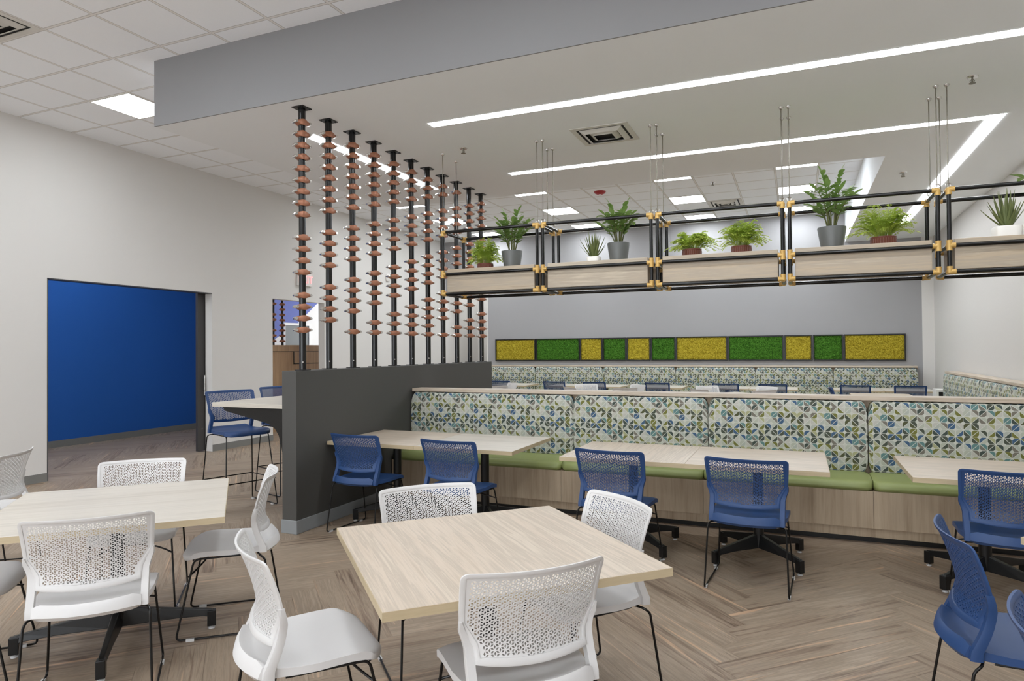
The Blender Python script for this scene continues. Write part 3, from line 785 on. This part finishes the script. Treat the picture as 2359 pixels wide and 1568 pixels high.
def bench_seat_prof(d0, d1, z0, z1):
    r = .05; P = [(d0, z0), (d1 - .02, z0), (d1, z0 + .02)]
    for i in range(0, 5): a = PI / 2 * i / 4; P.append((d1 - r + r * math.cos(a), z1 - r + r * math.sin(a)))
    for u in (.3, .6, .85): P.append((d1 - r + (d0 - d1 + r) * u, z1 + .012 * math.sin(PI * u)))
    P.append((d0, z1)); return P
def banquette(label, y_back, x_edges, axis, loc, cat='banquette', depth=.62, seat_front=.52, fab=0.0, zc=1.11):
    """local: seams along x (or y), depth toward the sitter is negative y (or negative x)"""
    t = thing('banquette', label, cat, loc)
    a, b = x_edges[0], x_edges[-1]
    def bx(lo, hi, d0, d1, z0, z1):
        m_ = MB()
        if axis == 0: m_.box(lo, hi, -d1, -d0, z0, z1)
        else: m_.box(-d1, -d0, lo, hi, z0, z1)
        return m_
    obj('back_board', bx(a, b, .0, .10, 0, zc - .035), m_bench, t)
    obj('cap_rail', bx(a, b, -.02, .17, zc - .035, zc), m_cap if axis == 0 else m_cap_y, t, bevel=.004)
    obj('toe_kick', bx(a, b, .10, seat_front - .02, 0, .045), m_black, t)
    obj('lower_panel', bx(a, b, .10, seat_front + .015, .045, .12), m_bench, t)
    for i in range(len(x_edges) - 1):
        x0, x1 = x_edges[i] + .003, x_edges[i + 1] - .003
        obj('front_panel', bx(x_edges[i], x_edges[i + 1] - .002, .10, seat_front + .045, .12, .405), m_bench, t)
        for nm, prof, mat in (('seat_cushion', bench_seat_prof(.12, seat_front + .065, .405, .485), m_vinyl), ('back_cushion', rounded(.10, .195, .47, zc - .04, .045), m_fabric)):
            o = cushion(nm, x0, x1, prof, mat, t, axis=axis, fab0=fab)
            o.location = (x0, 0, 0) if axis == 0 else (0, x0, 0)
    return t
banquette('long front banquette with green seat and patterned back against the half wall', 0, [-3.826, -2.0, -.735, .535, 1.8, 2.44], 0, (0, 6.40, 0))
banquette('far banquette with patterned back under the moss panels', 0, [-6.9, -5.7, -4.05, -2.42, -.78, .68, 2.14], 0, (0, BY - .03, 0), fab=.3, zc=1.136)
banquette('side banquette with patterned back along the pale wall', 0, [7.4, 9.0, 10.6, 12.95], 1, (RX - .03, 0, 0), fab=.1, zc=1.10)

# ------------------------------------------------------------------ tables
def make_table(label, w_, d_, loc, rz, topmat, rad, base_rz, group, h=.725, th=.032):
    t = thing('dining_table', label, 'table', loc, rz, group)
    o = obj('tabletop', MB().box(-w_ / 2, w_ / 2, -d_ / 2, d_ / 2, h - th, h), topmat, t, bevel=.002)
    eb = MB(); e = .0015
    for x0, x1, y0, y1 in ((-w_ / 2 - e, w_ / 2 + e, -d_ / 2 - e, -d_ / 2), (-w_ / 2 - e, w_ / 2 + e, d_ / 2, d_ / 2 + e), (-w_ / 2 - e, -w_ / 2, -d_ / 2, d_ / 2), (w_ / 2, w_ / 2 + e, -d_ / 2, d_ / 2)):
        eb.box(x0, x1, y0, y1, h - th + .001, h - .001)
    obj('edge_band', eb, m_edge, t)
    obj('column', MB().tube([(0, 0, .09), (0, 0, h - th - .006)], .036, 20), m_black, t, True)
    obj('mounting_plate', MB().box(-.17, .17, -.17, .17, h - th - .008, h - th), m_black, t)
    for k in range(4):
        a = base_rz + PI / 2 * k; c_, s_ = math.cos(a), math.sin(a); u = Vector((c_, s_, 0)); v = Vector((-s_, c_, 0))
        arm = MB(); path = []; secs = []
        for r, zt_, zb_, wd in ((.0, .19, .085, .026), (.05, .175, .085, .026), (rad * .6, .135, .085, .022), (rad - .05, .112, .075, .02), (rad - .012, .105, .06, .02), (rad, .09, .025, .018)):
            path.append(u * r); secs.append((zt_, zb_, wd))
        arm.sweep(path, lambda i: [v * secs[i][2] * -1 + Vector((0, 0, secs[i][1])), v * secs[i][2] + Vector((0, 0, secs[i][1])), v * secs[i][2] * .6 + Vector((0, 0, secs[i][0])), v * secs[i][2] * -.6 + Vector((0, 0, secs[i][0]))])
        # turned-down foot
        ft = u * (rad - .018)
        arm.sweep([ft + Vector((0, 0, .10)), ft + Vector((0, 0, .016))], lambda i: [u * .022 + v * .02, u * .022 - v * .02, u * -.022 - v * .02, u * -.022 + v * .02])
        ao = obj('base_arm', arm, m_black, t, bevel=.003)
        obj('foot_glide', MB().lathe([(.001, 0), (.017, 0), (.017, .006), (.008, .01), (.008, .018), (.001, .018)], 14, (ft.x, ft.y)), m_glide, ao, True)
    return t
G1 = 'tables along the front banquette'
make_table('square table pushed to the half wall end of the front banquette', .884, .88, (-3.377, 5.24, 0), 0, m_ash_x, .40, PI / 4, G1)
make_table('square table second from the half wall, joined to the end table', .884, .88, (-2.489, 5.24, 0), 0, m_pale_x, .40, PI / 4, G1)
make_table('square table third from the half wall along the front banquette', .905, .87, (-1.172, 5.14, 0), 0, m_ash_y, .40, PI / 4, G1)
make_table('square table with the black star base in plain view, fourth from the half wall', .905, .87, (-.265, 5.14, 0), 0, m_ash_x, .40, PI / 4, G1)
make_table('square table at the banquette cut by the frame edge', .91, .88, (1.10, 5.145, 0), 0, m_ash_x, .40, PI / 4, G1)
make_table('large square table turned cornerwise in the foreground centre', 1.055, 1.055, (-1.17, 2.474, 0), PI / 4, m_ash_y, .47, 0, 'cornerwise dining tables in front')
make_table('square cornerwise table ringed by white chairs, in front of the blue doorway', 1.062, 1.062, (-3.308, 2.442, 0), PI / 4, m_pale_x, .47, 0, 'cornerwise dining tables in front')
make_table('cornerwise table whose tip shows at the frame edge beside blue chairs', 1.055, 1.055, (1.60, 3.40, 0), PI / 4, m_ash_y, .47, 0, 'cornerwise dining tables in front')
G2 = 'tables in the far seating area'
for lb, x, y, w_ in (('far table behind the half wall end, by the back banquette', -5.86, 13.95, .86), ('far table beside the second blue chair, joined to its neighbour', -4.55, 13.95, .80), ('far table beside the third blue chair', -3.74, 13.95, .80), ('far single table below the small green moss panels', -2.52, 13.95, .86),
                 ('far table behind the paired white chairs, inner half', -1.28, 13.95, .86), ('far table below the longest green moss panel', -.41, 13.95, .86), ('far table by the two end blue chairs, inner half', 1.04, 13.95, .80), ('far table nearest the pale side wall', 1.85, 13.95, .80)):
    make_table(lb, w_, .86, (x, y, 0), 0, m_pale_x, .36, PI / 4, G2)
for lb, x, y in (('cornerwise far table between the half wall end and white chairs', -5.75, 12.05), ('cornerwise far table ringed by four white chairs, nearer the half wall', -3.25, 12.0), ('cornerwise far table ringed by four white chairs, mid room', -.98, 11.95)):
    make_table(lb, .90, .90, (x, y, 0), PI / 4, m_pale_x, .41, 0, G2)
make_table('far table with its pale top showing just over the banquette rail', .88, .88, (1.27, 12.35, 0), 0, m_ash_x, .36, PI / 4, G2)

# ------------------------------------------------------------------ chairs
def chair_back_y(x, z, hz=0):
    z = z - hz
    if z > .60: ye = -.125 - .07 * ((z - .60) / .23) ** 1.5
    else: ye = -.125 - .05 * ((.60 - z) / .15) ** 1.5
    return ye - .055 * (1 - min(1, abs(x) / .25) ** 2)
def back_half(z):
    if z >= .655: return .238 + .010 * (z - .655) / .175
    if z >= .585: return .196 + .042 * (z - .585) / .07
    return .194
def in_outline(x, z, m_=0.0):
    if z < .535 + m_ - .012 * (1 - (x / .2) ** 2) or z > .828 - m_: return False
    if abs(x) > back_half(z) - m_: return False
    # rounded upper corners
    cx, cz, r = .248 - .021, .828 - .021, .021
    if abs(x) > cx and z > cz and math.hypot(abs(x) - cx, z - cz) > r - m_: return False
    return True
def clampo(x, z):
    z = min(.826, max(.533, z)); h = back_half(z) - .002; x = max(-h, min(h, x))
    cx, cz, r = .227, .807, .019
    if abs(x) > cx and z > cz:
        d = math.hypot(abs(x) - cx, z - cz)
        if d > r: x = math.copysign(cx + (abs(x) - cx) * r / d, x); z = cz + (z - cz) * r / d
    return x, z
def make_back_mesh(dz):
    a = .0192; mb = MB(); hh = a / (2 * math.sqrt(3)); th = .0035; c3 = math.sqrt(3) / 2
    def P(x, z, s): return (x, chair_back_y(x, z) + s * th / 2, z + dz)
    for i in range(-16, 17):
        x = i * a * c3
        for j in range(-2, 19):
            z = .53 + j * a + (i % 2) * a / 2
            for dx, dzz in ((0, a), (a * c3, a / 2), (a * c3, -a / 2)):
                mxx, mz = x + dx / 2, z + dzz / 2; ux, uz = dx / a, dzz / a; nx, nz = -uz, ux
                O = [(mxx - ux * a / 2, mz - uz * a / 2), (mxx + nx * hh, mz + nz * hh), (mxx + ux * a / 2, mz + uz * a / 2), (mxx - nx * hh, mz - nz * hh)]
                if not any(in_outline(*p) for p in O): continue
                if all(in_outline(p[0], p[1], .016) for p in O):
                    I = [(mxx + (p[0] - mxx) * .64, mz + (p[1] - mz) * .66) for p in O]
                    vs = [P(*p, 1) for p in O] + [P(*p, 1) for p in I] + [P(*p, -1) for p in O] + [P(*p, -1) for p in I]
                    fs = []
                    for k in range(4):
                        k2 = (k + 1) % 4; fs += [(k, k2, k2 + 4, k + 4), (k + 8, k + 12, k2 + 12, k2 + 8), (k + 4, k2 + 4, k2 + 12, k + 12)]
                    mb.add(vs, fs)
                else:
                    O = [clampo(*p) for p in O]
                    ar = abs(sum(O[k][0] * O[(k + 1) % 4][1] - O[(k + 1) % 4][0] * O[k][1] for k in range(4)))
                    if ar < 1e-7: continue
                    mb.add([P(*p, 1) for p in O] + [P(*p, -1) for p in O], [(0, 1, 2, 3), (7, 6, 5, 4)])
    me = bpy.data.meshes.new('backrest'); me.from_pydata(mb.v, [], mb.f); me.materials.append(m_white); me.update()
    return me
def make_rim_mesh(dz):
    pts = []
    # outline, counter clockwise from lower left
    for k in range(13): x = -.194 + .388 * k / 12; pts.append((x, .535 - .012 * (1 - (x / .2) ** 2)))
    pts += [(.194, .56), (.196, .585), (.217, .62), (.238, .655), (.241, .70), (.2445, .76)]
    for k in range(5): a = PI / 2 * k / 4; pts.append((.228 + .019 * math.cos(a), .809 + .019 * math.sin(a)))
    for k in range(1, 12): pts.append((.228 - .456 * k / 12, .828))
    for k in range(5): a = PI / 2 + PI / 2 * k / 4; pts.append((-.228 + .019 * math.cos(a), .809 + .019 * math.sin(a)))
    pts += [(-.2445, .76), (-.241, .70), (-.238, .655), (-.217, .62), (-.196, .585), (-.194, .56)]
    mb = MB(); n = len(pts); vs = []; fs = []
    cx, cz = 0, .68
    for i, (x, z) in enumerate(pts):
        a, b = pts[i - 1], pts[(i + 1) % n]; t = Vector((b[0] - a[0], b[1] - a[1])).normalized(); nn = Vector((t.y, -t.x))  # outward
        lower = z < .54
        wi, dp = (.012, .0065) if not lower else (.02, .011)
        for o, d in ((.004, .55), (-.004, 1), (-wi, .55), (-wi, -.55), (-.004, -1), (.004, -.55)):
            px, pz = x + nn.x * o, z + nn.y * o
            vs.append((px, chair_back_y(px, pz) + d * dp, pz + dz))
    m = 6
    for i in range(n):
        j = (i + 1) % n
        for k in range(m): fs.append((i * m + k, j * m + k, j * m + (k + 1) % m, i * m + (k + 1) % m))
    mb.add(vs, fs); return mb.mesh('back_rim', m_white, True, 50)
def make_upright_mesh(s, dz):
    mb = MB(); path = []; sec = []
    for k in range(9):
        z = .425 + (.665 - .425) * k / 8
        xo = .224 + .018 * min(1, max(0, (z - .585) / .05)); xi = .196 if z < .585 else .196 + .04 * min(1, (z - .585) / .07)
        y = chair_back_y(.22, max(z, .45)); d = .026 - .010 * k / 8
        path.append((0, 0, 0)); sec.append([(s * xi, y - d * .45, z + dz), (s * xo, y - d * .45, z + dz), (s * (xo + .004), y + d * .1, z + dz), (s * xo, y + d, z + dz), (s * xi, y + d, z + dz)])
    mb.sweep(path, lambda i: sec[i]); return mb.mesh('upright', m_white, True, 35)
def make_seat_mesh(dz):
    nx = 20
    top = [(-.196, .478), (-.186, .474), (-.172, .462), (-.14, .450), (-.08, .444), (-.02, .445), (.05, .450), (.12, .453), (.17, .452), (.205, .445), (.225, .434), (.236, .420)]
    bot = [(.232, .410), (.214, .416), (.19, .424), (.12, .432), (.05, .430), (-.02, .424), (-.08, .422), (-.14, .420), (-.175, .416), (-.20, .417), (-.212, .434), (-.206, .465)]
    prof = top + bot; m = len(prof); vs = []; fs = []
    zc = .437
    for i in range(nx + 1):
        u = -1 + 2 * i / nx; u = math.copysign(abs(u) ** .8, u)
        for k, (y, z) in enumerate(prof):
            f = (y + .21) / .445
            hw = .200 + (.232 - .200) * min(1, max(0, (f - .06) / .3))
            x = u * hw
            yy = y - .05 * (1 - u * u) * max(0, 1 - f * 3.0) - .06 * abs(u) ** 5 * max(0, (f - .55) / .45)
            e = max(0, (abs(u) - .86) / .14); zz = z + (zc + (.010 if k < len(top) else -.006) - z) * e * .55
            if k < len(top): zz += .008 * u * u
            vs.append((x, yy, zz + dz))
    for i in range(nx):
        for k in range(m): fs.append((i * m + k, (i + 1) * m + k, (i + 1) * m + (k + 1) % m, i * m + (k + 1) % m))
    h_ = m // 2
    for b_ in (0, nx * m):
        for k in range(h_ - 1): fs.append((b_ + k, b_ + k + 1, b_ + m - 2 - k, b_ + m - 1 - k))
    mb = MB(); mb.add(vs, fs); return mb.mesh('seat', m_white, True, 45)
RR = .0055
def leg_mesh(s, dz, tall=False):
    mb = MB(); k = 1 if not tall else 1
    fz, rz_ = .416 + dz, .412 + dz; sp = .02 if tall else 0
    p = [(s * .17, -.15, rz_), (s * .222, -.165, rz_), (s * .232, -.19, rz_ - .02), (s * (.248 + sp), -.25, RR + .004), (s * (.243 + sp), .25, RR + .004), (s * .212, .165, fz), (s * .19, -.12, fz - .002)]
    mb.tube(smoothpath(p, .03, 5), RR, 8); return mb.mesh('sled_leg', m_rod, True)
def cross_mesh(kind, dz):
    mb = MB()
    if kind == 0: mb.tube(smoothpath([(-.212, .168, .415 + dz), (.212, .168, .415 + dz)], .02), RR, 8)
    elif kind == 1: mb.tube([(-.17, -.15, .411 + dz), (.17, -.15, .411 + dz)], RR, 8)
    else:
        P = []
        for i in range(11): u = -1 + 2 * i / 10; P.append((u * .222, .19 - .075 * (1 - u * u), .33 + dz + .05 * (1 - u * u)))
        mb.tube(P, RR * .9, 8)
    return mb.mesh('cross_bar', m_rod, True)
def foot_bar(dz):
    mb = MB()
    for y in (.222, -.232): mb.tube([(-.252, y, .27), (.252, y, .27)], RR, 8)
    for s in (-1, 1): mb.tube([(s * .252, .222, .27), (s * .252, -.232, .27)], RR, 8)
    return mb.mesh('foot_ring', m_rod, True)
glide_me = []
for s in (-1, 1):
    for y in (-.2, .18): glide_me.append(MB().box(s * .246 - .008, s * .246 + .008, y - .02, y + .02, .0, .014).mesh('glide', m_glide))
def build_chair(name, label, cat, dz=0.0, group=None):
    t = thing(name, label, cat, (0, 0, 0), 0, group)
    link('seat', make_seat_mesh(dz), t); b = link('backrest', make_back_mesh(dz), t); link('back_rim', make_rim_mesh(dz), b)
    for s in (-1, 1): link('upright', make_upright_mesh(s, dz), t); link('sled_leg', leg_mesh(s, dz, dz > 0), t)
    for k in range(3 if dz == 0 else 2): link('cross_bar', cross_mesh(k, dz), t)
    if dz: link('foot_ring', foot_bar(dz), t)
    for g in glide_me: link('glide', g, t)
    return t
BLUE = {m_white.name: m_blue}
c0 = build_chair('stacking_chair', '', 'chair')
tree0 = tree_of(c0); used = [False]
def facing(fx, fy): return math.atan2(-fx, fy)
def chair(ends, f, label, group, blue=False):
    """ends: midpoint between the two upper corners of the back; f: facing direction"""
    L = math.hypot(*f); f = (f[0] / L, f[1] / L); loc = (ends[0] + f[0] * .195, ends[1] + f[1] * .195, 0)
    r = dup(c0, loc, facing(*f), label, group, BLUE if blue else None, tree0)
    if blue:
        for c in kids(r):
            for g in kids(c): swap(g, BLUE)
    return r
GA = 'white chairs at the cornerwise tables'; GB = 'blue chairs along the front banquette'; GC = 'white chairs in the far seating area'; GD = 'blue chairs along the far banquette'
chair((-1.726, 2.958), (.707, -.707), 'white chair behind the centre foreground table, tucked toward the half wall', GA)
chair((-.76, 3.03), (-.66, -.75), 'white chair at the far side of the centre foreground table, below the third blue chair', GA)
chair((-.78, 2.017), (-.70, .714), 'white chair nearest the camera, its back overlapping the centre foreground table', GA)
chair((-1.81, 1.86), (.61, .79), 'white chair pulled out sideways at the near corner of the centre foreground table', GA)
chair((-3.853, 3.02), (.67, -.742), 'white chair on the far side of the table before the blue doorway', GA)
chair((-2.83, 3.02), (-.76, -.65), 'white chair seen edge-on between the doorway table and the half wall end', GA)
chair((-2.777, 1.915), (-.71, .70), 'white chair with its back to us at the doorway table, over the star base', GA)
chair((-3.80, 1.77), (.707, .707), 'white chair at the doorway table of which only the seat shows', GA)
chair((-5.07, 2.98), (-.80, -.60), 'white chair at the frame edge before the left wall', GA)
chair((-3.375, 4.58), (.07, 1), 'blue chair closest to the half wall at the front banquette', GB, True)
chair((-2.472, 4.527), (.07, 1), 'second blue chair from the half wall at the front banquette', GB, True)
chair((-1.191, 4.467), (.10, 1), 'third blue chair from the half wall, behind the white chair', GB, True)
chair((-.301, 4.409), (.06, 1), 'blue chair standing alone before the exposed star base, fourth from the half wall', GB, True)
chair((1.085, 4.46), (.04, 1), 'blue chair at the frame edge table of the front banquette', GB, True)
chair((.545, 3.0), (.995, .02), 'blue chair seen sideways in the near corner, back toward the open floor', 'blue chairs at the corner table', True)
chair((.555, 2.08), (.995, -.09), 'blue chair nearest the camera, only an edge of its back in frame', 'blue chairs at the corner table', True)
for lb, x, y, f in (('white far chair in the gap beside the half wall end, farther one', -5.30, 12.5, (-.7, -.7)), ('white far chair facing us between two blue chairs', -3.76, 12.49, (.7, -.7)), ('white far chair in front of the small green moss panels', -2.74, 12.49, (-.7, -.7)),
                    ('white far chair below the long middle yellow moss panel, farther of its pair', -1.49, 12.46, (.7, -.7)), ('white far chair below the longest green moss panel, farther of its pair', -.47, 12.46, (-.7, -.7)),
                    ('white far chair peeping over the rail below the middle yellow moss panel', -1.49, 11.44, (.7, .7)), ('white far chair peeping over the rail below the longest green panel', -.47, 11.44, (-.7, .7)),
                    ('grey-backed white far chair before the small yellow moss panel', -2.74, 11.47, (-.7, .7)), ('grey-backed white far chair beside the second blue chair', -3.76, 11.47, (.7, .7)), ('white far chair in the gap beside the half wall end, nearer one', -5.25, 11.55, (-.7, .7))):
    chair((x, y), f, lb, GC)
for lb, x in (('far blue chair half hidden by the half wall end', -5.99), ('far blue chair below the second moss panel', -4.74), ('far blue chair below the first small green moss panel', -3.86), ('far blue chair alone below the second small green moss panel', -2.56),
              ('far blue chair behind the white pair below the middle yellow panel', -1.26), ('far blue chair below the longest green moss panel', -.41), ('far blue chair below the last small green moss panel', .965), ('far blue chair nearest the pale side wall', 1.82)):
    chair((x, 13.40), (.05, 1), lb, GD, True)
chair((.54, 12.4), (1, -.05), 'far blue chair seen sideways at the end of the pale far tabletop', GD, True)
for ch, gs in tree0:
    for g in gs: bpy.data.objects.remove(g)
    bpy.data.objects.remove(ch)
bpy.data.objects.remove(c0)

# ------------------------------------------------------------------ bar counter and stools beside the half wall
t = thing('bar_table', 'tall pale bar top fixed to the half wall on a black bracket', 'bar table', (-4.83, 4.47, 0))
obj('tabletop', MB().box(0, .838, 0, 1.85, 1.03, 1.067), m_pale_x, t, bevel=.002)
for y in (.10, 1.65):
    pts = [(.03, 1.03), (.838, 1.03), (.838, .40), (.74, .40)]
    c_ = [(.74, .40), (.665, .75), (.64, .82), (.60, .865), (.55, .89), (.05, .985), (.02, 1.0)]
    poly = [(.02, 1.03), (.838, 1.03), (.838, .38), (.77, .38)] + [(.70, .70), (.672, .79), (.63, .845), (.56, .885)] + [(.05, .985)]
    obj('bracket', MB().prism([(p[0], p[1]) for p in poly], 1, y, y + .045), m_black, t)
st = build_chair('bar_stool', 'blue bar stool at the near end of the tall bar top', 'bar stool', .30, 'blue bar stools')
for ch, gs in tree_of(st):
    swap(ch, BLUE)
    for g in gs: swap(g, BLUE)
trs = tree_of(st)
st.location = (-5.06, 5.02, 0); st.rotation_euler = (0, 0, facing(.95, -.30))
s2 = dup(st, (-5.10, 5.78, 0), facing(.95, -.30), 'blue bar stool half hidden behind the half wall', 'blue bar stools', None, trs)
# small white waste cabinet at the far right corner
t = thing('waste_cabinet', 'small white cabinet with a dark slot in the far corner by the pale wall', 'cabinet', (2.26, 13.05, 0))
obj('body', MB().box(-.12, .12, 0, .3, 0, .79), m_whiteplastic, t, bevel=.004)
obj('slot', MB().box(-.08, .09, -.004, 0, .60, .75), m_ventdark, t)
